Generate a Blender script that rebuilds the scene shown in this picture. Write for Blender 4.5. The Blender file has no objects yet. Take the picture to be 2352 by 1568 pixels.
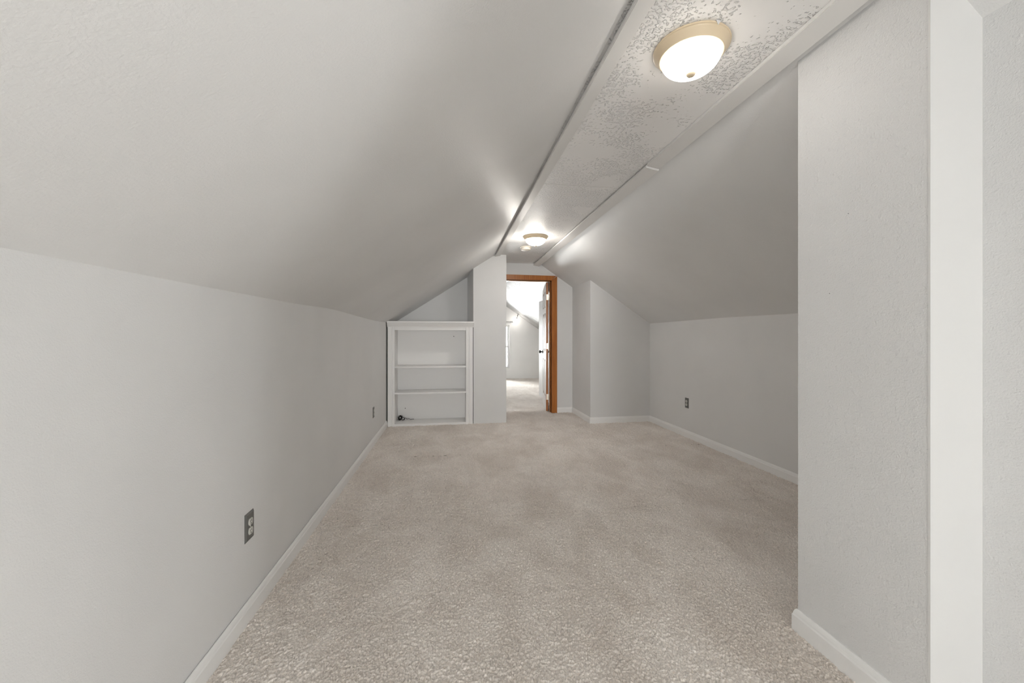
import bpy, bmesh, math, random
import numpy as np

random.seed(7)
rng = np.random.default_rng(11)
scene = bpy.context.scene
COL = scene.collection

# ------------------------------------------------------------------ camera, sky, exposure
cam_d = bpy.data.cameras.new('camera')
cam = bpy.data.objects.new('camera', cam_d)
COL.objects.link(cam)
cam_d.sensor_width = 36.0
cam_d.lens = 915.0 / 2352.0 * 36.0
cam_d.shift_y = -11.0 / 2352.0
cam_d.clip_start = 0.02
cam_d.clip_end = 200
cam.location = (0, 0, 1.18)
cam.rotation_euler = (math.pi / 2, 0, -math.atan(140.0 / 915.0))
scene.camera = cam

w = bpy.data.worlds.new('overcast_sky')
scene.world = w
w.use_nodes = True
bg = w.node_tree.nodes['Background']
bg.inputs['Color'].default_value = (0.98, 0.98, 0.97, 1)
bg.inputs['Strength'].default_value = 18.0

scene.view_settings.view_transform = 'Standard'
scene.view_settings.look = 'None'
scene.view_settings.exposure = 1.55
scene.view_settings.gamma = 1.0
scene.view_settings.use_curve_mapping = False
scene.cycles.max_bounces = 14
scene.cycles.diffuse_bounces = 10
scene.cycles.glossy_bounces = 4
scene.cycles.transparent_max_bounces = 12
scene.cycles.sample_clamp_indirect = 8.0
scene.cycles.caustics_reflective = False
scene.cycles.caustics_refractive = False
LAMP_NEAR, LAMP_FAR = 4.5, 25.0      # strength of the two frosted glass domes
BULB = 6.5


def portal(x0, x1, z0, z1, y, facing):
    d = bpy.data.lights.new('window_portal', 'AREA')
    d.shape = 'RECTANGLE'
    d.size = x1 - x0
    d.size_y = z1 - z0
    d.cycles.is_portal = True
    o = bpy.data.objects.new('window_portal', d)
    COL.objects.link(o)
    o.location = ((x0 + x1) / 2, y, (z0 + z1) / 2)
    o.rotation_euler = (math.pi / 2, 0, 0) if facing > 0 else (-math.pi / 2, 0, 0)
    return o


REAR_WIN = (-0.78, 0.45, 0.40, 1.60)     # gable window behind the camera
FAR_WIN = (0.86, 1.614, 0.30, 1.50)     # gable window of the far room
YR, YF = -6.00, 11.07
FILL_WIN = (-2.40, -1.75, 0.65, 1.50)   # unseen window behind the camera, added in the right-hand wall for fill light (y0, y1, z0, z1)
portal(*REAR_WIN, YR - 0.09, +1)
portal(*FAR_WIN, YF + 0.10, -1)
FILL_WIN2 = (-0.52, -0.04, 0.64, 1.12)    # small unseen pane in the same wall, added for more fill light
for W_ in (FILL_WIN, FILL_WIN2):
    p_ = portal(*W_, 0, +1)
    p_.location = (1.557 + 0.095, (W_[0] + W_[1]) / 2, (W_[2] + W_[3]) / 2)
    p_.rotation_euler = (math.pi / 2, 0, math.pi / 2)

# ------------------------------------------------------------------ materials


def mat(name, color, rough=0.5, spec=0.4, metal=0.0):
    m = bpy.data.materials.new(name)
    m.use_nodes = True
    p = m.node_tree.nodes['Principled BSDF']
    p.inputs['Base Color'].default_value = (*color, 1)
    p.inputs['Roughness'].default_value = rough
    p.inputs['Specular IOR Level'].default_value = spec
    p.inputs['Metallic'].default_value = metal
    return m


def N(m, kind, **kw):
    n = m.node_tree.nodes.new(kind)
    for k, v in kw.items():
        setattr(n, k, v)
    return n


def L(m, a, b):
    m.node_tree.links.new(a, b)


def paint(name, color, rough, spec, scale, dist, drips=0.0, tint=0.03):
    """wall paint with an orange-peel relief and a faint uneven coat"""
    m = mat(name, color, rough, spec)
    p = m.node_tree.nodes['Principled BSDF']
    tc = N(m, 'ShaderNodeTexCoord')
    n1 = N(m, 'ShaderNodeTexNoise')
    n1.inputs['Scale'].default_value = scale
    n1.inputs['Detail'].default_value = 3.0
    n1.inputs['Roughness'].default_value = 0.55
    L(m, tc.outputs['Object'], n1.inputs['Vector'])
    h = n1.outputs['Fac']
    if drips > 0:
        v = N(m, 'ShaderNodeTexNoise')
        v.inputs['Scale'].default_value = scale * 0.23
        v.inputs['Detail'].default_value = 4.0
        L(m, tc.outputs['Object'], v.inputs['Vector'])
        r = N(m, 'ShaderNodeMapRange')
        r.inputs['From Min'].default_value = 0.56
        r.inputs['From Max'].default_value = 0.72
        L(m, v.outputs['Fac'], r.inputs['Value'])
        mu = N(m, 'ShaderNodeMath', operation='MULTIPLY_ADD')
        L(m, r.outputs['Result'], mu.inputs[0])
        mu.inputs[1].default_value = drips
        L(m, h, mu.inputs[2])
        h = mu.outputs[0]
    b = N(m, 'ShaderNodeBump')
    b.inputs['Strength'].default_value = 1.0
    b.inputs['Distance'].default_value = dist
    L(m, h, b.inputs['Height'])
    L(m, b.outputs['Normal'], p.inputs['Normal'])
    n2 = N(m, 'ShaderNodeTexNoise')
    n2.inputs['Scale'].default_value = 1.7
    n2.inputs['Detail'].default_value = 2.0
    L(m, tc.outputs['Object'], n2.inputs['Vector'])
    cr = N(m, 'ShaderNodeValToRGB')
    cr.color_ramp.elements[0].position = 0.3
    cr.color_ramp.elements[1].position = 0.7
    cr.color_ramp.elements[0].color = (*[c * (1 - tint) for c in color], 1)
    cr.color_ramp.elements[1].color = (*[min(1, c * (1 + tint)) for c in color], 1)
    L(m, n2.outputs['Fac'], cr.inputs['Fac'])
    L(m, cr.outputs['Color'], p.inputs['Base Color'])
    return m


WALLC = (0.715, 0.717, 0.717)
M_WALL = paint('wall_paint', WALLC, 0.5, 0.3, 260, 0.0007)
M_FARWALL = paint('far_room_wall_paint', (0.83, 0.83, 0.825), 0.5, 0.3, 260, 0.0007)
M_STUB = paint('wall_paint_orange_peel', WALLC, 0.5, 0.3, 190, 0.0017, drips=0.5)
M_SLOPE = paint('slope_paint', (0.725, 0.727, 0.727), 0.45, 0.3, 170, 0.0010)
M_TRIM = mat('white_trim_paint', (0.84, 0.84, 0.835), 0.38, 0.45)
M_SMOOTH = mat('smooth_white_paint', (0.70, 0.70, 0.695), 0.45, 0.35)
M_CASE = mat('bookcase_paint', (0.82, 0.815, 0.81), 0.42, 0.4)
M_CEILTRIM = mat('ceiling_board_paint', (0.74, 0.735, 0.725), 0.45, 0.35)
M_RING = mat('cream_enamel', (0.75, 0.62, 0.44), 0.35, 0.5)
M_PLASTIC = mat('white_plastic', (0.80, 0.76, 0.68), 0.4, 0.5)
M_STEEL = mat('dark_grey_metal', (0.16, 0.16, 0.155), 0.38, 0.5, 0.4)
M_RECEP = mat('ivory_plastic', (0.62, 0.62, 0.58), 0.4, 0.5)
M_SLOT = mat('dark_slot', (0.02, 0.02, 0.02), 0.6, 0.2)
M_BRONZE = mat('dark_bronze', (0.03, 0.028, 0.025), 0.3, 0.5, 0.6)
M_HINGE = mat('pale_metal', (0.75, 0.68, 0.58), 0.3, 0.5, 0.7)
M_CABLE = mat('black_rubber', (0.015, 0.015, 0.015), 0.5, 0.4)
M_CHROME = mat('chrome', (0.7, 0.7, 0.7), 0.2, 0.5, 0.9)


def wood(name, c1, c2):
    m = mat(name, c1, 0.34, 0.4)
    p = m.node_tree.nodes['Principled BSDF']
    tc = N(m, 'ShaderNodeTexCoord')
    mp = N(m, 'ShaderNodeMapping')
    mp.inputs['Scale'].default_value = (60, 60, 3)
    L(m, tc.outputs['Object'], mp.inputs['Vector'])
    n = N(m, 'ShaderNodeTexNoise')
    n.inputs['Scale'].default_value = 1.0
    n.inputs['Detail'].default_value = 5
    L(m, mp.outputs['Vector'], n.inputs['Vector'])
    cr = N(m, 'ShaderNodeValToRGB')
    cr.color_ramp.elements[0].position = 0.32
    cr.color_ramp.elements[1].position = 0.68
    cr.color_ramp.elements[0].color = (*c2, 1)
    cr.color_ramp.elements[1].color = (*c1, 1)
    L(m, n.outputs['Fac'], cr.inputs['Fac'])
    L(m, cr.outputs['Color'], p.inputs['Base Color'])
    return m


M_OAK = wood('golden_oak_stain', (0.47, 0.17, 0.035), (0.33, 0.105, 0.018))
M_GROOVESHADE = wood('groove_shadow_brown', (0.30, 0.11, 0.03), (0.2, 0.07, 0.018))  # dark brown for the shadow painted into the door grooves


def emit(name, color, strength):
    m = bpy.data.materials.new(name)
    m.use_nodes = True
    p = m.node_tree.nodes['Principled BSDF']
    p.inputs['Base Color'].default_value = (0.9, 0.87, 0.8, 1)
    p.inputs['Roughness'].default_value = 0.3
    p.inputs['Emission Color'].default_value = (*color, 1)
    p.inputs['Emission Strength'].default_value = strength
    return m


M_DOME = emit('lit_frosted_glass', (1.0, 0.93, 0.83), LAMP_NEAR)
M_DOME2 = emit('bright_frosted_glass', (1.0, 0.93, 0.83), LAMP_FAR)
for M_ in (M_DOME, M_DOME2):
    tc_ = N(M_, 'ShaderNodeTexCoord')
    sx_ = N(M_, 'ShaderNodeSeparateXYZ')
    L(M_, tc_.outputs['Object'], sx_.inputs[0])
    mr_ = N(M_, 'ShaderNodeMapRange')
    mr_.inputs['From Min'].default_value = -0.030
    mr_.inputs['From Max'].default_value = -0.098
    L(M_, sx_.outputs['Z'], mr_.inputs['Value'])
    cr_ = N(M_, 'ShaderNodeValToRGB')
    cr_.color_ramp.elements[0].color = (0.30, 0.15, 0.04, 1)
    e_ = cr_.color_ramp.elements.new(0.22)
    e_.color = (0.45, 0.40, 0.33, 1)
    cr_.color_ramp.elements[1].color = (1.0, 0.93, 0.83, 1)
    L(M_, mr_.outputs['Result'], cr_.inputs['Fac'])
    L(M_, cr_.outputs['Color'], M_.node_tree.nodes['Principled BSDF'].inputs['Emission Color'])
M_BULB = emit('lit_bulb', (1.0, 0.95, 0.88), BULB)


def glass():
    m = bpy.data.materials.new('window_glass')
    m.use_nodes = True
    t = m.node_tree
    t.nodes.clear()
    out = t.nodes.new('ShaderNodeOutputMaterial')
    mix = t.nodes.new('ShaderNodeMixShader')
    fr = t.nodes.new('ShaderNodeFresnel')
    fr.inputs['IOR'].default_value = 1.45
    tr = t.nodes.new('ShaderNodeBsdfTransparent')
    tr.inputs['Color'].default_value = (0.97, 0.98, 0.98, 1)
    gl = t.nodes.new('ShaderNodeBsdfGlossy')
    gl.inputs['Roughness'].default_value = 0.02
    t.links.new(fr.outputs[0], mix.inputs[0])
    t.links.new(tr.outputs[0], mix.inputs[1])
    t.links.new(gl.outputs[0], mix.inputs[2])
    t.links.new(mix.outputs[0], out.inputs['Surface'])
    return m


M_GLASS = glass()


def knockdown(name, color, scale, dist, patchy):
    """sprayed ceiling: separate small blobs, denser in some patches"""
    m = mat(name, color, 0.5, 0.4)
    p = m.node_tree.nodes['Principled BSDF']
    tc = N(m, 'ShaderNodeTexCoord')
    a = N(m, 'ShaderNodeTexNoise')
    a.inputs['Scale'].default_value = scale
    a.inputs['Detail'].default_value = 2.5
    a.inputs['Roughness'].default_value = 0.5
    c = N(m, 'ShaderNodeTexNoise')
    c.inputs['Scale'].default_value = 3.2
    c.inputs['Detail'].default_value = 3.0
    for n in (a, c):
        L(m, tc.outputs['Object'], n.inputs['Vector'])
    lo = N(m, 'ShaderNodeMapRange')          # threshold of the blobs varies over the ceiling
    lo.inputs['From Min'].default_value = 0.35
    lo.inputs['From Max'].default_value = 0.52
    lo.inputs['To Min'].default_value = 0.76 + patchy
    lo.inputs['To Max'].default_value = 0.50
    L(m, c.outputs['Fac'], lo.inputs['Value'])
    d = N(m, 'ShaderNodeMath', operation='SUBTRACT')
    L(m, a.outputs['Fac'], d.inputs[0])
    L(m, lo.outputs['Result'], d.inputs[1])
    r = N(m, 'ShaderNodeMapRange')
    r.interpolation_type = 'SMOOTHSTEP'
    r.inputs['From Min'].default_value = 0.0
    r.inputs['From Max'].default_value = 0.11
    L(m, d.outputs[0], r.inputs['Value'])
    b = N(m, 'ShaderNodeBump')
    b.inputs['Strength'].default_value = 1.0
    b.inputs['Distance'].default_value = dist
    L(m, r.outputs['Result'], b.inputs['Height'])
    L(m, b.outputs['Normal'], p.inputs['Normal'])
    return m


M_KNOCK = knockdown('knockdown_ceiling', (0.84, 0.835, 0.83), 70, 0.0060, -0.02)
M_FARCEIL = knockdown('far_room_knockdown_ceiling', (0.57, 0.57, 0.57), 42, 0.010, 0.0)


def carpet():
    m = mat('taupe_carpet', (0.5, 0.44, 0.39), 0.95, 0.1)
    p = m.node_tree.nodes['Principled BSDF']
    p.inputs['Sheen Weight'].default_value = 0.15
    p.inputs['Sheen Roughness'].default_value = 0.6
    tc = N(m, 'ShaderNodeTexCoord')
    # brushed patches of pile, the shading of its lean painted into the colour
    n = N(m, 'ShaderNodeTexNoise')
    n.inputs['Scale'].default_value = 1.0
    n.inputs['Detail'].default_value = 6.0
    n.inputs['Roughness'].default_value = 0.62
    n.inputs['Distortion'].default_value = 0.5
    mp = N(m, 'ShaderNodeMapping')
    mp.inputs['Scale'].default_value = (2.9, 1.9, 1.0)
    mp.inputs['Rotation'].default_value = (0, 0, 0.35)
    L(m, tc.outputs['Object'], mp.inputs['Vector'])
    L(m, mp.outputs['Vector'], n.inputs['Vector'])
    cr = N(m, 'ShaderNodeValToRGB')
    cr.color_ramp.elements[0].position = 0.36
    cr.color_ramp.elements[1].position = 0.64
    cr.color_ramp.elements[0].color = (0.725, 0.66, 0.60, 1)
    cr.color_ramp.elements[1].color = (0.88, 0.825, 0.77, 1)
    L(m, n.outputs['Fac'], cr.inputs['Fac'])
    # flecks of lighter and darker yarn, also painting shade in gaps between tufts
    f = N(m, 'ShaderNodeTexNoise')
    f.inputs['Scale'].default_value = 175
    f.inputs['Detail'].default_value = 2
    L(m, tc.outputs['Object'], f.inputs['Vector'])
    fr = N(m, 'ShaderNodeMapRange')
    fr.inputs['From Min'].default_value = 0.3
    fr.inputs['From Max'].default_value = 0.7
    fr.inputs['To Min'].default_value = 0.76
    fr.inputs['To Max'].default_value = 1.12
    L(m, f.outputs['Fac'], fr.inputs['Value'])
    mx = N(m, 'ShaderNodeVectorMath', operation='SCALE')
    L(m, cr.outputs['Color'], mx.inputs[0])
    L(m, fr.outputs['Result'], mx.inputs['Scale'])
    L(m, mx.outputs[0], p.inputs['Base Color'])
    b = N(m, 'ShaderNodeBump')
    b.inputs['Distance'].default_value = 0.004
    b.inputs['Strength'].default_value = 0.5
    L(m, f.outputs['Fac'], b.inputs['Height'])
    L(m, b.outputs['Normal'], p.inputs['Normal'])
    return m


M_CARPET = carpet()

# ------------------------------------------------------------------ mesh helpers


def link(name, me, m, parent=None, kind=None, smooth=False, loc=(0, 0, 0)):
    o = bpy.data.objects.new(name, me)
    COL.objects.link(o)
    if m is not None:
        me.materials.append(m)
    if parent is not None:
        o.parent = parent
    o.location = loc
    if kind:
        o['kind'] = kind
    if smooth:
        me.polygons.foreach_set('use_smooth', [True] * len(me.polygons))
    return o


def mesh(name, v, f):
    me = bpy.data.meshes.new(name)
    me.from_pydata([tuple(p) for p in v], [], f)
    bm = bmesh.new()
    bm.from_mesh(me)
    bmesh.ops.recalc_face_normals(bm, faces=bm.faces)
    bm.to_mesh(me)
    bm.free()
    return me


def box_vf(x0, x1, y0, y1, z0, z1):
    v = [(x, y, z) for x in (x0, x1) for y in (y0, y1) for z in (z0, z1)]
    f = [(0, 1, 3, 2), (4, 6, 7, 5), (0, 4, 5, 1), (2, 3, 7, 6), (0, 2, 6, 4), (1, 5, 7, 3)]
    return v, f


def box(name, b, m, parent=None, kind=None, bevel=0.0):
    me = mesh(name, *box_vf(*b))
    if bevel > 0:
        bm = bmesh.new()
        bm.from_mesh(me)
        bmesh.ops.bevel(bm, geom=bm.edges[:], offset=bevel, segments=2, affect='EDGES', profile=0.6)
        bm.to_mesh(me)
        bm.free()
    return link(name, me, m, parent, kind)


def join_vf(parts):
    V, F = [], []
    for v, f in parts:
        k = len(V)
        V += list(v)
        F += [tuple(i + k for i in q) for q in f]
    return V, F


def prism_vf(poly, a, b, axis):
    """poly: 2-D outline; extruded from a to b along axis ('x': poly=(y,z), 'y': poly=(x,z), 'z': poly=(x,y))"""
    def P(p, t):
        return {'x': (t, p[0], p[1]), 'y': (p[0], t, p[1]), 'z': (p[0], p[1], t)}[axis]
    n = len(poly)
    v = [P(p, a) for p in poly] + [P(p, b) for p in poly]
    f = [tuple(range(n)), tuple(range(2 * n - 1, n - 1, -1))]
    f += [(i, (i + 1) % n, n + (i + 1) % n, n + i) for i in range(n)]
    return v, f


def prism(name, poly, a, b, axis, m, parent=None, kind=None):
    return link(name, mesh(name, *prism_vf(poly, a, b, axis)), m, parent, kind)


def grid_slab(name, P, Q, m, kind='structure', smooth=True):
    """closed slab between two grids of points P (visible face) and Q (hidden face), both [rows][cols]"""
    r, c = len(P), len(P[0])
    v = [p for row in P for p in row] + [q for row in Q for q in row]
    o = r * c
    f = []
    for i in range(r - 1):
        for j in range(c - 1):
            a = i * c + j
            f.append((a, a + 1, a + c + 1, a + c))
            f.append((o + a, o + a + c, o + a + c + 1, o + a + 1))
    for i in range(r - 1):
        for j in (0, c - 1):
            a = i * c + j
            f.append((a, a + c, o + a + c, o + a))
    for j in range(c - 1):
        for i in (0, r - 1):
            a = i * c + j
            f.append((a, o + a, o + a + 1, a + 1))
    me = mesh(name, v, f)
    ob = link(name, me, m, None, kind, smooth)
    if smooth:
        try:
            me.set_sharp_from_angle(angle=math.radians(40))
        except Exception:
            pass
    return ob


def lathe_vf(profile, n=48, c=(0, 0, 0)):
    """profile of (r, z), revolved about the z axis"""
    v, f, rings = [], [], []
    for r, z in profile:
        if r < 1e-6:
            rings.append([len(v)])
            v.append((c[0], c[1], c[2] + z))
        else:
            rings.append(list(range(len(v), len(v) + n)))
            v += [(c[0] + r * math.cos(2 * math.pi * i / n), c[1] + r * math.sin(2 * math.pi * i / n), c[2] + z) for i in range(n)]
    for a, b in zip(rings[:-1], rings[1:]):
        if len(a) == 1 and len(b) == 1:
            continue
        for i in range(n):
            j = (i + 1) % n
            if len(a) == 1:
                f.append((a[0], b[i], b[j]))
            elif len(b) == 1:
                f.append((a[i], b[0], a[j]))
            else:
                f.append((a[i], b[i], b[j], a[j]))
    return v, f


def lathe(name, profile, m, parent=None, n=48, sharp=35):
    me = mesh(name, *lathe_vf(profile, n))
    o = link(name, me, m, parent, None, True)
    me.set_sharp_from_angle(angle=math.radians(sharp))
    return o


def tube_vf(pts, r, n=8):
    pts = [np.array(p, float) for p in pts]
    v, f = [], []
    for i, p in enumerate(pts):
        t = pts[min(i + 1, len(pts) - 1)] - pts[max(i - 1, 0)]
        t /= np.linalg.norm(t)
        a = np.cross(t, (0.31, 0.17, 0.93))
        a /= np.linalg.norm(a)
        b = np.cross(t, a)
        for k in range(n):
            q = 2 * math.pi * k / n
            v.append(tuple(p + r * (math.cos(q) * a + math.sin(q) * b)))
    for i in range(len(pts) - 1):
        for k in range(n):
            a, b = i * n + k, i * n + (k + 1) % n
            f.append((a, b, b + n, a + n))
    f.append(tuple(range(n)))
    f.append(tuple(range((len(pts) - 1) * n, len(pts) * n)))
    return v, f


def thing(name, label, cat, loc=(0, 0, 0), rot=(0, 0, 0), group=None):
    o = bpy.data.objects.new(name, None)
    o.empty_display_size = 0.1
    COL.objects.link(o)
    o.location = loc
    o.rotation_euler = rot
    tag(o, label, cat, group)
    return o


def tag(o, label, cat, group=None):
    o['label'] = label
    o['category'] = cat
    if group:
        o['group'] = group


def structure(name, loc=(0, 0, 0)):
    o = bpy.data.objects.new(name, None)
    o.empty_display_size = 0.1
    COL.objects.link(o)
    o.location = loc
    o['kind'] = 'structure'
    return o


# ------------------------------------------------------------------ dimensions of the attic
XL, XR = -0.837, 2.730          # knee walls
ZC = 2.300                      # flat strip of ceiling
XCL, XCR = 0.578, 1.345         # where the slopes meet it
YDOOR = 5.99                    # wall with the door
YB = 5.40                       # front of pillar and bookcase
YALC = 5.18                     # boxed-in corner at the right
KN_Y = [-2.7, 0.61, 1.37, 1.72, 1.86, 2.12, 2.42, 2.79, 3.09, 3.71, 4.10, 4.59, 5.10, 6.1]


def knee_z(y):
    """top of the left knee wall: an uneven taped joint"""
    ys = [-6.1, 0.61, 1.57, 1.72, 2.03, 2.38, 2.79, 3.11, 3.72, 4.13, 4.62, 5.40, 6.1]
    zs = [1.346, 1.346, 1.352, 1.354, 1.356, 1.360, 1.374, 1.376, 1.366, 1.360, 1.357, 1.368, 1.368]
    return float(np.interp(y, ys, zs))


def knee_smooth(y):
    return sum(knee_z(y + d) for d in (-0.12, -0.06, 0, 0.06, 0.12)) / 5


ysteps = list(np.arange(YR, YDOOR + 0.001, 0.065)) + [YDOOR]

# ------------------------------------------------------------------ setting: floor
link('floor', mesh('floor', *join_vf([box_vf(XL - 0.1, 1.657, YR - 0.1, 0.96, -0.10, 0.0005), box_vf(XL - 0.1, XR + 0.1, 0.96, YF + 0.12, -0.10, 0.0005)])), M_CARPET, kind='structure')

# left knee wall
P = [[(XL, y, 0.0), (XL, y, 0.7), (XL, y, knee_smooth(y))] for y in ysteps]
Q = [[(XL - 0.1, y, 0.0), (XL - 0.1, y, 0.7), (XL - 0.1, y, knee_smooth(y))] for y in ysteps]
grid_slab('wall_left', P, Q, M_WALL)

# left slope, following the uneven joint at its foot, ending in a small groove beside the ceiling board
ts = [0, 0.03, 0.07, 0.12, 0.2, 0.3, 0.45, 0.6, 0.8, 1.0]
ZSL = 2.284


def slope_left(t, y):
    base = 1.362 + (ZSL - 1.362) * t
    return base + (knee_smooth(y) - 1.362) * (1 - t) ** 3


P = [[(XL + (XCL - XL) * t, y, slope_left(t, y)) for t in ts] + [(XCL, y, ZC + 0.004)] for y in ysteps]
Q = [[(XL - 0.05 + (XCL - XL) * t, y, slope_left(t, y) + 0.10) for t in ts] + [(XCL - 0.05, y, ZC + 0.11)] for y in ysteps]
grid_slab('ceiling_left', P, Q, M_SLOPE)

# flat strip along the ridge
box('ceiling', (XCL - 0.04, XCR + 0.04, YR, YDOOR, ZC, ZC + 0.08), M_KNOCK, kind='structure')

# right slope
ZKR = 1.367


def slope_right(x):
    return ZC + (ZKR - ZC) * (x - XCR) / (XR - XCR)


# right slope and knee wall start here, so sky reaches the added windows
YSTART = 0.975
ysteps_r = [YSTART] + [y for y in ysteps if y > YSTART + 0.03]
prism('ceiling_right.001', [(XCR, ZC), (1.66, slope_right(1.66) - 0.05), (1.66, slope_right(1.66) + 0.1), (XCR, ZC + 0.1)], YR, YSTART, 'y', M_SLOPE, kind='structure')

P = [[(XR + (XCR - XR) * t, y, slope_right(XR + (XCR - XR) * t) + 0.004 * math.sin(2.1 * y) * (1 - t) ** 2) for t in (0, 0.1, 0.3, 0.6, 1)] for y in ysteps_r]
Q = [[(p[0] + 0.05, p[1], p[2] + 0.10) for p in row] for row in P]
grid_slab('ceiling_right', P, Q, M_SLOPE)

# right knee wall
box('wall_right', (XR, XR + 0.1, YSTART, YDOOR, 0, ZKR + 0.02), M_WALL, kind='structure')

# boxed-in corner beside the door
XA = 1.868
prism('wall_alcove', [(XA, 0), (XR + 0.02, 0), (XR + 0.02, slope_right(XR + 0.02) + 0.03), (XA, slope_right(XA) + 0.03)], YALC, YDOOR + 0.02, 'y', M_WALL, kind='structure')

# pillar that hides the left half of the door wall
prism('wall_pillar', [(0.298, YB), (0.748, YB), (0.748, YDOOR + 0.01), (0.238, YDOOR + 0.01)], 0, ZC + 0.02, 'z', M_WALL, kind='structure')

# back of the recess over the bookcase
prism('wall_recess', [(XL - 0.05, 0), (0.30, 0), (0.30, 2.16), (XL - 0.05, 1.38)], YDOOR - 0.02, YDOOR + 0.08, 'y', M_WALL, kind='structure')

# wall with the doorway (opening OX0..OX1 up to OZ)
OX0, OX1, OZ = 0.765, 1.532, 2.045
YD2 = YDOOR + 0.12
parts = [prism_vf([(0.25, 0), (OX0, 0), (OX0, ZC + 0.02), (0.25, ZC + 0.02)], YDOOR, YD2, 'y'),
         prism_vf([(OX0, OZ), (OX1, OZ), (OX1, slope_right(OX1) + 0.02), (XCR, ZC + 0.02), (OX0, ZC + 0.02)], YDOOR, YD2, 'y'),
         prism_vf([(OX1, 0), (XR, 0), (XR, ZKR + 0.02), (OX1, slope_right(OX1) + 0.02)], YDOOR, YD2, 'y')]
link('wall_back', mesh('wall_back', *join_vf(parts)), M_WALL, kind='structure')

# projecting wall at the right, close to the camera
XS, YS0, YS1 = 1.372, 0.958, 1.402
zs = slope_right
prism('wall_stub', [(XS, 0), (XR + 0.02, 0), (XR + 0.02, zs(XR + 0.02) + 0.03), (XS, zs(XS) + 0.03)], YS0, YS1, 'y', M_STUB, kind='structure')
XN = 1.557
prism('trim_1', [(XS - 0.0012, 0), (XN + 0.01, 0), (XN + 0.01, zs(XN + 0.01) + 0.02), (XS - 0.0012, zs(XS) + 0.02)], YS0 - 0.002, YS0 + 0.004, 'y', M_SMOOTH, kind='structure')
near_poly = [(XN, 0), (XN + 0.1, 0), (XN + 0.1, zs(XN + 0.1) + 0.02), (XN, zs(XN) + 0.02)]
near_parts, y_ = [], YR
for (a0, a1, c0, c1) in (FILL_WIN, FILL_WIN2):
    near_parts += [prism_vf(near_poly, y_, a0, 'y'), box_vf(XN, XN + 0.1, a0, a1, 0, c0),
                   prism_vf([(XN, c1), (XN + 0.1, c1), (XN + 0.1, zs(XN + 0.1) + 0.02), (XN, zs(XN) + 0.02)], a0, a1, 'y')]
    y_ = a1
near_parts.append(prism_vf(near_poly, y_, YS0 + 0.01, 'y'))
link('wall_near', mesh('wall_near', *join_vf(near_parts)), M_STUB, kind='structure')


def gable(name, y0, y1, x0, x1, top, win, m):
    """gable wall: top = list of (x, z) from left to right; win = (x0,x1,z0,z1)"""
    wx0, wx1, wz0, wz1 = win

    def zt(x):
        return float(np.interp(x, [p[0] for p in top], [p[1] for p in top]))

    def seg(xa, xb, zlo):
        xs = [xa] + [p[0] for p in top if xa < p[0] < xb] + [xb]
        return prism_vf([(xa, zlo), (xb, zlo)] + [(x, zt(x)) for x in reversed(xs)], y0, y1, 'y')
    parts = [seg(x0, wx0, 0), seg(wx1, x1, 0), seg(wx0, wx1, wz1), box_vf(wx0, wx1, y0, y1, 0, wz0)]
    return link(name, mesh(name, *join_vf(parts)), m, kind='structure')


gable('wall_rear', YR - 0.12, YR, XL - 0.1, 1.657,
      [(XL - 0.1, 1.40), (XCL, 2.36), (XCR, 2.36), (1.657, 2.14)], REAR_WIN, M_WALL)

# ------------------------------------------------------------------ far room
YFS = YD2


def slope_far(x):
    return 1.99 - (x - 1.586) * 0.69


FX = 1.586 + (1.99 - ZC) / 0.69 * -1 - 2 * (0)      # x where the far slope meets the flat strip
FX = 1.586 - (ZC - 1.99) / 0.69
FXL = 2 * 0.95 - FX
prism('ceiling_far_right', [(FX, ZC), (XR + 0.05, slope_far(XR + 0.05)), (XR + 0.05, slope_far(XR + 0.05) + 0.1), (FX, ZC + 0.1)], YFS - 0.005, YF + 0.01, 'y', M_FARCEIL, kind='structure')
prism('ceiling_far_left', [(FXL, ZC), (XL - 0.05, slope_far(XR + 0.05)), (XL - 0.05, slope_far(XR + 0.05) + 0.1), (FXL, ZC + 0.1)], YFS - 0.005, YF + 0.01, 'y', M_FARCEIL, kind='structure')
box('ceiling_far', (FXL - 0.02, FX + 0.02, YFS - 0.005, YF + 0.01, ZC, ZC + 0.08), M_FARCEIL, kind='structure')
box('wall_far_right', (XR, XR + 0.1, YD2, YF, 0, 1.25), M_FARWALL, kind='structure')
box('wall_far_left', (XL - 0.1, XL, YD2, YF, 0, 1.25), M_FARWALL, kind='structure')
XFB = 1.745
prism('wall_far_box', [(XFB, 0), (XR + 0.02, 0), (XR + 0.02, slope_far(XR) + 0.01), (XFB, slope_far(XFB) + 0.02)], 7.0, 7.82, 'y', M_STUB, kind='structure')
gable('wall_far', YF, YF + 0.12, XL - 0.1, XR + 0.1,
      [(XL - 0.1, slope_far(XR + 0.1) + 0.04), (FXL, ZC + 0.05), (FX, ZC + 0.05), (XR + 0.1, slope_far(XR + 0.1) + 0.04)], FAR_WIN, M_FARWALL)


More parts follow.
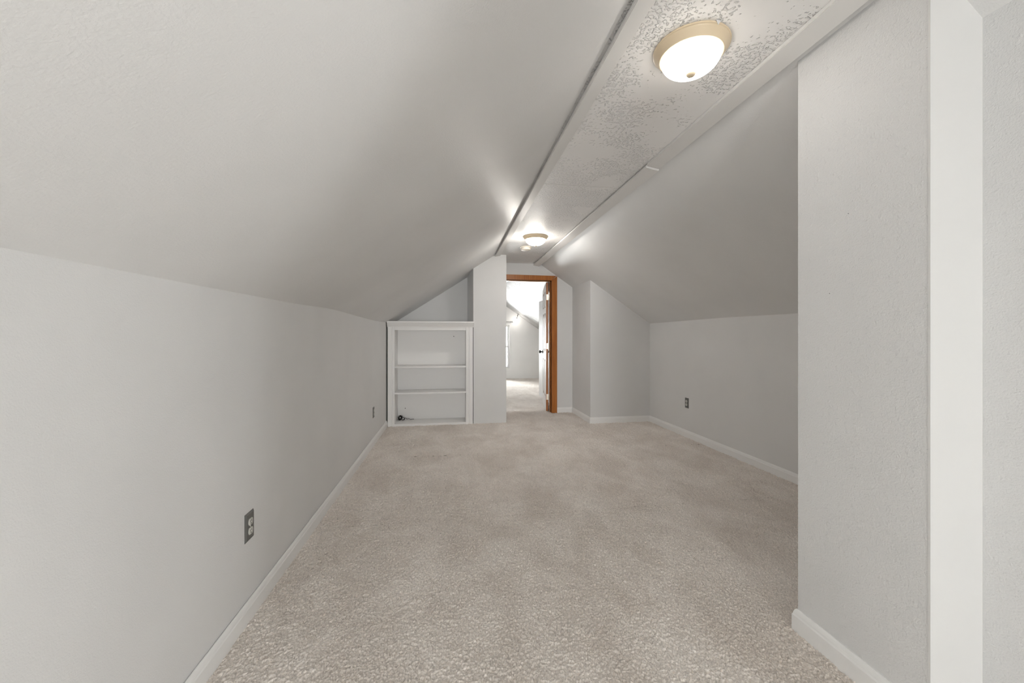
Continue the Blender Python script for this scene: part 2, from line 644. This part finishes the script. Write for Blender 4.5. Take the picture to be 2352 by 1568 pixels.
def window(name, win, y, out):
    """casing on the room side (out = direction of the room), double-hung sashes and panes in the opening"""
    x0, x1, z0, z1 = win
    root = structure(name, (0, 0, 0))
    c = 0.065
    ya, yb = sorted((y, y + out * 0.018))
    for nm, b in (('casing', (x0 - c, x0, ya, yb, z0 - c, z1 + c)), ('casing', (x1, x1 + c, ya, yb, z0 - c, z1 + c)),
                  ('casing', (x0, x1, ya, yb, z1, z1 + c)), ('casing', (x0, x1, ya, yb, z0 - c, z0))):
        box(nm, b, M_TRIM, root, bevel=0.003)
    zm = (z0 + z1) / 2
    for k, (a, b_, dy) in enumerate(((z0, zm + 0.02, 0.045), (zm - 0.02, z1, 0.075))):
        ya, yb = sorted((y - out * dy, y - out * (dy + 0.028)))
        s = 0.042
        fr = join_vf([box_vf(x0, x0 + s, ya, yb, a, b_), box_vf(x1 - s, x1, ya, yb, a, b_),
                      box_vf(x0 + s, x1 - s, ya, yb, a, a + s), box_vf(x0 + s, x1 - s, ya, yb, b_ - s, b_)])
        sash = link('sash', mesh('sash', *fr), M_TRIM, root)
        ym = (ya + yb) / 2
        box('pane', (x0 + s - 0.003, x1 - s + 0.003, ym - 0.0015, ym + 0.0015, a + s - 0.003, b_ - s + 0.003), M_GLASS, sash)
    return root


window('window_1', FAR_WIN, YF, -1)
window('window_2', REAR_WIN, YR, +1)
for nm_, W_ in (('fill_window_1', FILL_WIN), ('fill_window_2', FILL_WIN2)):  # unseen windows, added to brighten the left wall
    side = window(nm_, W_, 0, -1)
    side.rotation_euler = (0, 0, -math.pi / 2)
    side.location = (XN, W_[0] + W_[1], 0)

# ------------------------------------------------------------------ doorway: jambs, stained casing, open door
jt = 0.018
jb = join_vf([box_vf(OX1, OX1 + jt, YDOOR - 0.004, YD2 + 0.004, 0, OZ), box_vf(OX0 - jt, OX0, YDOOR - 0.004, YD2 + 0.004, 0, OZ),
              box_vf(OX0 - jt, OX1 + jt, YDOOR - 0.004, YD2 + 0.004, OZ, OZ + jt),
              box_vf(OX1 - 0.010, OX1, YDOOR + 0.045, YDOOR + 0.08, 0, OZ), box_vf(OX0, OX1, YDOOR + 0.045, YDOOR + 0.08, OZ - 0.010, OZ)])
link('trim_2', mesh('trim_2', *jb), M_OAK, kind='structure')
CW = 0.083
YC0 = YDOOR - 0.018


def mitred(name, pts_front, y0, y1, m):
    v = [(x, y0, z) for x, z in pts_front] + [(x, y1, z) for x, z in pts_front]
    n = len(pts_front)
    f = [tuple(range(n)), tuple(range(2 * n - 1, n - 1, -1))] + [(i, (i + 1) % n, n + (i + 1) % n, n + i) for i in range(n)]
    me = mesh(name, v, f)
    bm = bmesh.new()
    bm.from_mesh(me)
    bmesh.ops.bevel(bm, geom=bm.edges[:], offset=0.003, segments=2, affect='EDGES')
    bm.to_mesh(me)
    bm.free()
    return link(name, me, m, kind='structure')


r_ = 0.004
mitred('trim_3', [(OX1 + r_, 0), (OX1 + r_ + CW, 0), (OX1 + r_ + CW, OZ + CW - 0.012), (OX1 + r_, OZ + r_)], YC0, YDOOR, M_OAK)
mitred('trim_4', [(OX0 - 0.014, OZ + r_), (OX1 + r_, OZ + r_), (OX1 + r_ + CW - 0.012, OZ + CW - 0.010), (OX0 - 0.014, OZ + CW - 0.004)], YC0, YDOOR, M_OAK)

# the open door; local x runs from the hinge to the latch, local y is the thickness, face at y=0 towards the doorway
DW, DH, DT = 0.755, 2.020, 0.036
door = structure('door_1', (OX1 - 0.016, YD2 + 0.012, 0.012))
ang = math.radians(180 - 99)                  # direction of the leaf
door.rotation_euler = (0, 0, ang)
# leaf: local +x = leaf direction, local +y = left-hand face (towards -x in the room)
st, mid = 0.11, 0.10
rows = [(0.20, 0.80), (0.93, 1.55), (1.64, 1.90)]
cols = [(st, (DW - mid) / 2), ((DW + mid) / 2, DW - st)]
M_DOORF = mat('pale_door_reflection', (0.60, 0.585, 0.57), 0.55, 0.3)  # pale colour stands in for the grazing reflection on stained wood
core = []
core.append(box_vf(0, DW, 0.010, DT - 0.010, 0, DH))
for (ya, yb) in ((0, 0.010), (DT - 0.010, DT)):
    core.append(box_vf(0.003, cols[0][0], ya, yb, 0, DH))
    core.append(box_vf(cols[1][1], DW, ya, yb, 0, DH))
    core.append(box_vf(cols[0][1], cols[1][0], ya, yb, 0, DH))
    zz = [0] + [z for r in rows for z in r] + [DH]
    for i in range(0, len(zz), 2):
        for (xa, xb) in cols:
            core.append(box_vf(xa, xb, ya, yb, zz[i], zz[i + 1]))
leaf = link('leaf', mesh('leaf', *join_vf(core)), M_DOORF, door)
box('edge_strip', (-0.002, 0.0028, 0.0, DT, 0, DH), M_OAK, door)['label'] = 'stained wood hinge edge of the open door'
for (za, zb) in rows:
    for (xa, xb) in cols:
        for side in (0, 1):
            g = 0.016
            y_out = DT - 0.003 if side else 0.003
            y_in = DT - 0.012 if side else 0.012
            v = [(xa + g, y_in, za + g), (xb - g, y_in, za + g), (xb - g, y_in, zb - g), (xa + g, y_in, zb - g)]
            h = 0.045
            v += [(xa + h, y_out, za + h), (xb - h, y_out, za + h), (xb - h, y_out, zb - h), (xa + h, y_out, zb - h)]
            f = [(4, 5, 6, 7), (0, 1, 5, 4), (1, 2, 6, 5), (2, 3, 7, 6), (3, 0, 4, 7), (3, 2, 1, 0)]
            link('panel', mesh('panel', v, f), M_DOORF, door)
            # dark strips in the groove round the panel, its shadow painted brown
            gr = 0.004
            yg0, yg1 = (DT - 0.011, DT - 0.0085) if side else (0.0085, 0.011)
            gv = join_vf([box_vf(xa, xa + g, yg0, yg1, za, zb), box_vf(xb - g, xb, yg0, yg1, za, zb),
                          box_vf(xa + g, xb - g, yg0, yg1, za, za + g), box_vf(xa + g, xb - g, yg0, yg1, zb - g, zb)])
            link('groove', mesh('groove', *gv), M_GROOVESHADE, door)
for side in (1, 0):
    prof = [(0, 0), (0.031, 0), (0.033, 0.004), (0.028, 0.008), (0.012, 0.012), (0.010, 0.026), (0.016, 0.034), (0.027, 0.044), (0.028, 0.054), (0.022, 0.064), (0.008, 0.069), (0, 0.069)]
    v, f = lathe_vf(prof, 24)
    y0 = DT if side else 0
    sgn = 1 if side else -1
    v = [(DW - 0.065 + a, y0 + sgn * c, 0.905 + b) for a, b, c in v]
    me = mesh('knob', v, f)
    link('knob', me, M_BRONZE, door, None, True)['label'] = 'dark bronze door knob'
for hz in (0.22, 1.02, 1.79):
    hv = join_vf([box_vf(-0.0045, -0.002, 0.004, 0.030, hz - 0.045, hz + 0.045),
                  tube_vf([(-0.010, -0.006, hz - 0.045), (-0.010, -0.006, hz), (-0.010, -0.006, hz + 0.045)], 0.007, 10),
                  box_vf(-0.012, -0.0095, -0.006, 0.003, hz - 0.045, hz + 0.045)])
    link('hinge', mesh('hinge', *hv), M_HINGE, door)['label'] = 'pale metal hinge'

# ------------------------------------------------------------------ baseboards
BH, BT = 0.087, 0.014


def base_profile(h=BH, t=BT):
    return [(0, 0), (t, 0), (t, h * 0.72), (t * 0.80, h * 0.78), (t * 0.72, h * 0.86), (t * 0.5, h * 0.95), (t * 0.25, h), (0, h)]


def baseboard(name, a, b, nrm, h=BH, t=BT, trim_a=0.0, trim_b=0.0):
    """run from a to b (x,y) against a wall whose room-side normal is nrm; trim_* shifts the mitre of the front edge"""
    a, b, n = np.array(a, float), np.array(b, float), np.array(nrm, float)
    d = (b - a) / np.linalg.norm(b - a)
    pr = base_profile(h, t)
    v = []
    for e, tr in ((a, trim_a), (b, -trim_b)):
        for s, z in pr:
            q = e + n * s + d * tr * s / t
            v.append((q[0], q[1], z - 0.001))
    k = len(pr)
    f = [tuple(range(k)), tuple(range(2 * k - 1, k - 1, -1))] + [(i, (i + 1) % k, k + (i + 1) % k, k + i) for i in range(k)]
    return link(name, mesh(name, v, f), M_TRIM, kind='structure')


baseboard('baseboard_left', (XL + 0.0025, YR), (XL + 0.0025, YB - 0.016), (1, 0))
baseboard('baseboard_right', (XR, YALC), (XR, 2.665), (-1, 0), trim_a=BT)
baseboard('baseboard_right.001', (XR, 2.660), (XR, YS1), (-1, 0), h=BH + 0.014, t=0.009)
baseboard('baseboard_alcove', (XA, YALC), (XR, YALC), (0, -1), trim_a=-BT, trim_b=BT)
baseboard('baseboard_alcove.001', (XA, YDOOR), (XA, YALC), (-1, 0), trim_a=BT, trim_b=-BT)
baseboard('baseboard_back', (OX1 + r_ + CW, YDOOR), (XA, YDOOR), (0, -1), trim_b=BT)
baseboard('baseboard_stub', (XS, YS0), (XS, YS1), (-1, 0), h=0.092, t=0.015, trim_b=-0.015)
baseboard('baseboard_stub.001', (XS, YS1), (XR, YS1), (0, 1), h=0.092, t=0.015, trim_a=-0.015)

# ------------------------------------------------------------------ boards along the ceiling


def ceil_board(name, p0, p1, y0, y1, th):
    """tilted board: underside from p0 to p1 (x,z)"""
    d = np.array(p1) - np.array(p0)
    d = d / np.linalg.norm(d)
    n = np.array((-d[1], d[0]))
    poly = [tuple(p0), tuple(p1), tuple(np.array(p1) + n * th), tuple(np.array(p0) + n * th)]
    me = mesh(name, *prism_vf(poly, y0, y1, 'y'))
    bm = bmesh.new()
    bm.from_mesh(me)
    bmesh.ops.bevel(bm, geom=bm.edges[:], offset=0.0025, segments=2, affect='EDGES')
    bm.to_mesh(me)
    bm.free()
    return link(name, me, M_CEILTRIM, kind='structure')


ceil_board('trim_5', (0.596, 2.268), (0.666, 2.284), YR, YB, 0.016)
ceil_board('trim_6', (1.247, 2.281), (1.336, 2.266), YR, 2.408, 0.019)
ceil_board('trim_7', (1.245, 2.273), (1.334, 2.256), 2.412, YDOOR, 0.019)

# ------------------------------------------------------------------ carpet pile (tufted surface, finer where one stands close)


def pile(x0, x1, y0, y1, res, amp, k0):
    nx, ny = int((x1 - x0) / res) + 1, int((y1 - y0) / res) + 1
    xs, ys = np.linspace(x0, x1, nx), np.linspace(y0, y1, ny)
    h = rng.random((ny, nx))
    h = (h + np.roll(h, 1, 0) * 0.6 + np.roll(h, 1, 1) * 0.6 + np.roll(h, (1, 1), (0, 1)) * 0.4) / 2.6
    h = (h - h.mean()) / h.std()
    low = rng.random((ny // 12 + 2, nx // 12 + 2))
    low = np.kron(low, np.ones((12, 12)))[:ny, :nx]
    for _ in range(2):
        low = (low + np.roll(low, 3, 0) + np.roll(low, -3, 0) + np.roll(low, 3, 1) + np.roll(low, -3, 1)) / 5
    h = np.where(h < -0.9, h * 1.9 + 0.8, h)          # scattered deeper gaps between tufts
    z = amp * np.clip(h, -3.4, 1.6) + (low - 0.5) * amp * 1.4
    X, Y = np.meshgrid(xs, ys)
    X = X + (rng.random(X.shape) - 0.5) * res * 0.6
    Y = Y + (rng.random(Y.shape) - 0.5) * res * 0.6
    co = np.stack([X, Y, z + 0.0045], -1).reshape(-1, 3)
    i = np.arange(nx * ny).reshape(ny, nx)
    q = np.stack([i[:-1, :-1], i[:-1, 1:], i[1:, 1:], i[1:, :-1]], -1).reshape(-1, 4)
    return co, q + k0


C, Q4 = [], []
k = 0
for (x0, x1, y0, y1, res, amp) in (
        (XL + 0.004, XN, YR + 0.01, 0.90, 0.014, 0.0016),
        (XL + 0.004, XR - 0.004, 0.89, 2.60, 0.0033, 0.0024),
        (XL + 0.004, XR - 0.004, 2.59, 4.00, 0.0046, 0.0029),
        (XL + 0.004, XR - 0.004, 3.99, 6.20, 0.0072, 0.0036),
        (XL + 0.004, XR - 0.004, 6.19, YF - 0.005, 0.016, 0.0030)):
    c_, q_ = pile(x0, x1, y0, y1, res, amp, k)
    C.append(c_)
    Q4.append(q_)
    k += len(c_)
C = np.concatenate(C).astype(np.float32)
Q4 = np.concatenate(Q4).astype(np.int32)
mid_ = C[Q4[:, 0], :2]
keep = np.ones(len(Q4), bool)
for (bx0, bx1, by0, by1) in ((XS + 0.01, 9, -9, YS1 - 0.01), (XN, 9, -9, 0.96), (XA + 0.01, 9, YALC + 0.01, YD2 - 0.01), (-9, 0.748, YB + 0.012, YD2 - 0.01),
                             (OX1 + 0.02, 9, YDOOR + 0.01, YD2 - 0.01), (XFB + 0.01, 9, 7.01, 7.81)):
    keep &= ~((mid_[:, 0] > bx0) & (mid_[:, 0] < bx1) & (mid_[:, 1] > by0) & (mid_[:, 1] < by1))
Q4 = Q4[keep]
used = np.zeros(len(C), bool)
used[Q4.ravel()] = True
C, Q4 = C[used], (np.cumsum(used) - 1)[Q4].astype(np.int32)
me = bpy.data.meshes.new('carpet_pile')
me.vertices.add(len(C))
me.vertices.foreach_set('co', C.ravel())
me.loops.add(Q4.size)
me.loops.foreach_set('vertex_index', Q4.ravel())
me.polygons.add(len(Q4))
me.polygons.foreach_set('loop_start', np.arange(0, Q4.size, 4, dtype=np.int32))
me.polygons.foreach_set('loop_total', np.full(len(Q4), 4, dtype=np.int32))
me.polygons.foreach_set('use_smooth', np.ones(len(Q4), dtype=bool))
me.update(calc_edges=True)
pile_o = link('carpet_pile', me, M_CARPET, kind='stuff')
tag(pile_o, 'taupe cut-pile carpet covering the attic floor', 'carpet')

# ------------------------------------------------------------------ built-in bookcase
bk = thing('bookcase', 'white built-in bookcase with three shelves under the sloped ceiling', 'bookcase', (0, YB, 0))
BX0, BX1 = -0.820, 0.290
OL, OR = BX0 + 0.090, BX1 - 0.094
DEP = 0.30
OT = 1.266
f0 = -0.016


def stile(x0, x1, inner_right):
    w_ = x1 - x0
    pts = [(0, 0), (0, f0 + 0.004), (0.006, f0), (w_ * 0.52, f0), (w_ * 0.56, f0 + 0.005), (w_ * 0.64, f0 + 0.005), (w_ * 0.68, f0 + 0.002), (w_ - 0.004, f0 + 0.002), (w_, f0 + 0.006), (w_, 0)]
    if inner_right:
        pts = [(x0 + a, b) for a, b in pts]
    else:
        pts = [(x1 - a, b) for a, b in pts]
    return prism_vf(pts, 0.0, 1.312, 'z')


link('stile', mesh('stile', *stile(BX0, OL, True)), M_CASE, bk)
link('stile', mesh('stile', *stile(OR, BX1, False)), M_CASE, bk)
link('top_rail', mesh('top_rail', *join_vf([box_vf(OL, OR, f0 + 0.002, 0, OT, 1.312)])), M_CASE, bk)
# cornice: sloping cove under a square-edged cap
corn = [(0, 1.306), (f0 - 0.004, 1.306), (f0 - 0.006, 1.316), (f0 - 0.012, 1.326), (f0 - 0.026, 1.352), (f0 - 0.030, 1.362), (0, 1.362)]
prism('cornice', corn, BX0 - 0.004, BX1 + 0.016, 'x', M_CASE, bk)
box('cap', (BX0 - 0.006, BX1 + 0.018, f0 - 0.034, DEP + 0.26, 1.362, 1.384), M_CASE, bk, bevel=0.003)
box('side_panel', (OL - 0.018, OL, 0, DEP, 0, 1.362), M_CASE, bk)
box('side_panel', (OR, OR + 0.018, 0, DEP, 0, 1.362), M_CASE, bk)
box('back_panel', (OL - 0.018, OR + 0.018, DEP, DEP + 0.012, 0, 1.362), M_CASE, bk)
box('soffit', (OL, OR, 0, DEP, OT + 0.02, OT + 0.035), M_CASE, bk)
box('bottom_shelf', (OL - 0.004, OR, f0 + 0.002, DEP, 0.0, 0.034), M_CASE, bk, bevel=0.002)
for z_, ov in ((0.446, 0.006), (0.790, 0.0)):
    box('shelf', (OL - ov, OR - 0.001, f0 - 0.004, DEP, z_ - 0.022, z_), M_CASE, bk, bevel=0.003)
# two little holes in the back panel
for hx, hz in ((-0.630, 0.185), (0.038, 1.185)):
    v, f = lathe_vf([(0, 0), (0.006, 0), (0.006, 0.002), (0, 0.002)], 12)
    v = [(hx + a, DEP - 0.0006 - c * 0.3, hz + b) for a, b, c in v]
    link('hole', mesh('hole', v, f), M_SLOT, bk)['label'] = 'small dark hole in the back panel'

# tangle of wire lying in the bottom left corner of the bookcase
cx, cy, cz = OL + 0.040, YB + 0.235, 0.040
pts = []
for i in range(150):
    t = i / 149
    a = t * 2 * math.pi * 5.3
    rr = 0.019 + 0.007 * math.sin(3.3 * a)
    pts.append((cx + rr * math.cos(a) + 0.007 * math.sin(1.7 * a), cy + 0.02 * math.sin(a * 0.9), cz + 0.028 + (rr + 0.006) * math.sin(a * 1.02)))
pts2 = [(cx + 0.02 + 0.022 * math.cos(q), cy - 0.02, cz + 0.018 + 0.018 * math.sin(q)) for q in np.linspace(0, 15, 50)]
tail = [(cx + 0.045 + 0.14 * t, cy + 0.012 * math.sin(7 * t), cz + 0.002 + 0.02 * (1 - t) * abs(math.sin(9 * t))) for t in np.linspace(0, 1, 18)]
wv = join_vf([tube_vf(pts, 0.0034, 6), tube_vf([(p[0] + 0.02, p[1], p[2]) for p in pts2], 0.004, 6), tube_vf([(p[0], p[1], p[2] + 0.001) for p in tail], 0.003, 6)])
wire = link('wire_tangle', mesh('wire_tangle', *wv), M_CABLE, None, None, True)
tag(wire, "small tangle of black wire in the bookcase's bottom left corner", 'cable')

# ------------------------------------------------------------------ outlets


def outlet(loc, rotz, label):
    """wall plate in the local xz plane, facing local -y"""
    root = thing('wall_outlet', label, 'outlet', loc, (0, 0, rotz), 'duplex outlets on the knee walls')
    W, H, T = 0.0355, 0.0585, 0.0065
    v = [(-W, 0, -H), (W, 0, -H), (W, 0, H), (-W, 0, H)]
    e = 0.006
    v += [(-W, -0.002, -H), (W, -0.002, -H), (W, -0.002, H), (-W, -0.002, H)]
    v += [(-W + e, -T, -H + e), (W - e, -T, -H + e), (W - e, -T, H - e), (-W + e, -T, H - e)]
    f = [(3, 2, 1, 0), (8, 9, 10, 11)]
    for a in (0, 4):
        f += [(a + i, a + (i + 1) % 4, a + 4 + (i + 1) % 4, a + 4 + i) for i in range(4)]
    link('plate', mesh('plate', v, f), M_STEEL, root)
    for zc in (0.0195, -0.0195):
        pts = []
        for i in range(32):
            q = 2 * math.pi * i / 32
            pts.append((0.0170 * math.cos(q), max(-0.0138, min(0.0138, 0.0175 * math.sin(q))) + zc))
        rec = link('receptacle', mesh('receptacle', *prism_vf(pts, -T - 0.0025, -T + 0.001, 'y')), M_RECEP, root)
        sl = join_vf([box_vf(-0.0072, -0.0052, -T - 0.0030, -T - 0.002, zc - 0.001, zc + 0.007),
                      box_vf(0.0052, 0.0072, -T - 0.0030, -T - 0.002, zc - 0.001, zc + 0.007),
                      box_vf(-0.0022, 0.0022, -T - 0.0030, -T - 0.002, zc - 0.0095, zc - 0.005)])
        link('slots', mesh('slots', *sl), M_SLOT, rec)
    v, f = lathe_vf([(0, 0), (0.0034, 0), (0.003, 0.0012), (0, 0.0016)], 14)
    link('screw', mesh('screw', [(a, -T - c, b) for a, b, c in v], f), M_RECEP, root)
    return root


outlet((XL, 1.815, 0.388), math.pi / 2, 'grey metal outlet plate on the left wall nearest the camera')
outlet((XL, 4.52, 0.355), math.pi / 2, 'small grey outlet plate low on the left wall beside the bookcase')
outlet((XR, 4.30, 0.405), -math.pi / 2, 'grey outlet plate on the shaded right knee wall')

# ------------------------------------------------------------------ ceiling lights


def ceiling_light(loc, label, glass_mat):
    root = thing('ceiling_light', label, 'lamp', loc, (0, 0, 0), 'flush-mount dome lights on the ceiling strip')
    ring = [(0, 0), (0.1375, 0), (0.1395, -0.003), (0.1390, -0.007), (0.1355, -0.009), (0.1345, -0.012), (0.1325, -0.014), (0.1300, -0.018), (0.1170, -0.033), (0.1150, -0.036), (0.1120, -0.0365), (0.1100, -0.033), (0.1100, -0.012), (0, -0.012)]
    lathe('pan', ring, M_RING, root, 64)
    dome = [(0.1095, -0.030)]
    for i in range(1, 15):
        q = i / 14 * math.pi / 2
        dome.append((0.1095 * math.cos(q) ** 0.85 if i < 14 else 0, -0.032 - 0.066 * math.sin(q)))
    lathe('glass_dome', dome, glass_mat, root, 64, 180)
    fin = [(0, -0.094), (0.0165, -0.0945), (0.0185, -0.097), (0.0165, -0.100), (0.0175, -0.102), (0.014, -0.107), (0.007, -0.110), (0, -0.1105)]
    lathe('finial', fin, M_RING, root, 24)
    return root


ceiling_light((0.921, 1.425, ZC), 'lit dome ceiling light nearest the camera', M_DOME)
ceiling_light((0.935, 4.37, ZC), 'lit dome ceiling light near the doorway, smaller in view', M_DOME2)

sd = thing('smoke_detector', 'round white smoke detector on the ceiling beyond the far dome light', 'smoke detector', (0.925, 4.90, ZC))
lathe('base', [(0, 0), (0.072, 0), (0.073, -0.003), (0.073, -0.010), (0.068, -0.012), (0, -0.012)], M_PLASTIC, sd, 40)
lathe('cover', [(0.062, -0.010), (0.062, -0.028), (0.058, -0.036), (0.046, -0.042), (0.03, -0.044), (0, -0.045)], M_PLASTIC, sd, 40)

# ------------------------------------------------------------------ far room: spotlight and curtain rod
sp = thing('spotlight', 'lit globe spotlight hanging from the sloped ceiling in the far room', 'lamp', (0, 0, 0))
mx_, my_ = 1.845, 10.86
mz_ = slope_far(mx_)
v, f = lathe_vf([(0, 0.004), (0.055, 0.004), (0.055, -0.014), (0.04, -0.022), (0, -0.022)], 24)
c_, s_ = math.cos(0.604), math.sin(0.604)
link('mount', mesh('mount', [(mx_ + a * c_ + c * s_, my_ + b, mz_ - a * s_ + c * c_) for a, b, c in v], f), M_CHROME, sp)
link('arm', mesh('arm', *tube_vf([(mx_ - 0.01, my_, mz_ - 0.01), (mx_ - 0.03, my_, mz_ - 0.06), (1.80, my_ - 0.01, mz_ - 0.115), (1.785, my_ - 0.02, 1.675)], 0.012, 8)), M_STEEL, sp)
v, f = lathe_vf([(0.0, 0.055)] + [(0.055 * math.sin(q), 0.055 * math.cos(q)) for q in np.linspace(0.25, 3.0, 14)] + [(0, -0.055)], 24, (1.782, my_ - 0.03, 1.622))
link('bulb', mesh('bulb', v, f), M_BULB, sp, None, True)

rod = thing('curtain_rod', 'thin metal curtain rod above the far room window', 'curtain rod', (0, 0, 0))
link('rod', mesh('rod', *tube_vf([(0.76, YF - 0.07, 1.595), (1.3, YF - 0.07, 1.595), (1.70, YF - 0.07, 1.595)], 0.010, 10)), M_CHROME, rod)
for ex in (0.76, 1.70):
    v, f = lathe_vf([(0.0, 0.024)] + [(0.024 * math.sin(q), 0.024 * math.cos(q)) for q in np.linspace(0.3, 2.9, 8)] + [(0, -0.024)], 14, (ex, YF - 0.07, 1.595))
    link('finial', mesh('finial', v, f), M_CHROME, rod, None, True)
for ex in (0.81, 1.66):
    link('bracket', mesh('bracket', *join_vf([box_vf(ex - 0.008, ex + 0.008, YF - 0.075, YF, 1.575, 1.585), box_vf(ex - 0.014, ex + 0.014, YF - 0.004, YF, 1.570, 1.62)])), M_CHROME, rod)

# ------------------------------------------------------------------ small marks
for i, (ny, nz) in enumerate(((1.198, 1.610), (1.268, 1.338))):
    v, f = lathe_vf([(0, 0), (0.0014, 0), (0.001, 0.0008), (0, 0.001)], 10)
    v = [(XS - c, ny + a, nz + b) for a, b, c in v]
    nail = link('nail', mesh('nail', v, f), M_SLOT, bpy.data.objects['wall_stub'])
    nail['label'] = 'small dark nail left in the wall'
lamp_ = [o for o in bpy.data.objects if o.name.startswith('ceiling_light') and o.location.y < 3][0]
fl = [(0.004, -0.142, 0.0), (0.026, -0.139, 0.0), (0.017, -0.137, -0.013), (0.004, -0.1435, 0.0), (0.026, -0.1405, 0.0), (0.017, -0.1385, -0.013)]
link('paint_flake', mesh('paint_flake', fl, [(0, 1, 2), (5, 4, 3), (0, 3, 4, 1), (1, 4, 5, 2), (2, 5, 3, 0)]), M_SMOOTH, lamp_)['label'] = 'torn flake of ceiling paint at the rim'
box('trim_8', (0.668, 1.245, 2.846, 2.853, ZC - 0.0014, ZC + 0.002), M_CEILTRIM, kind='structure', bevel=0.0006)
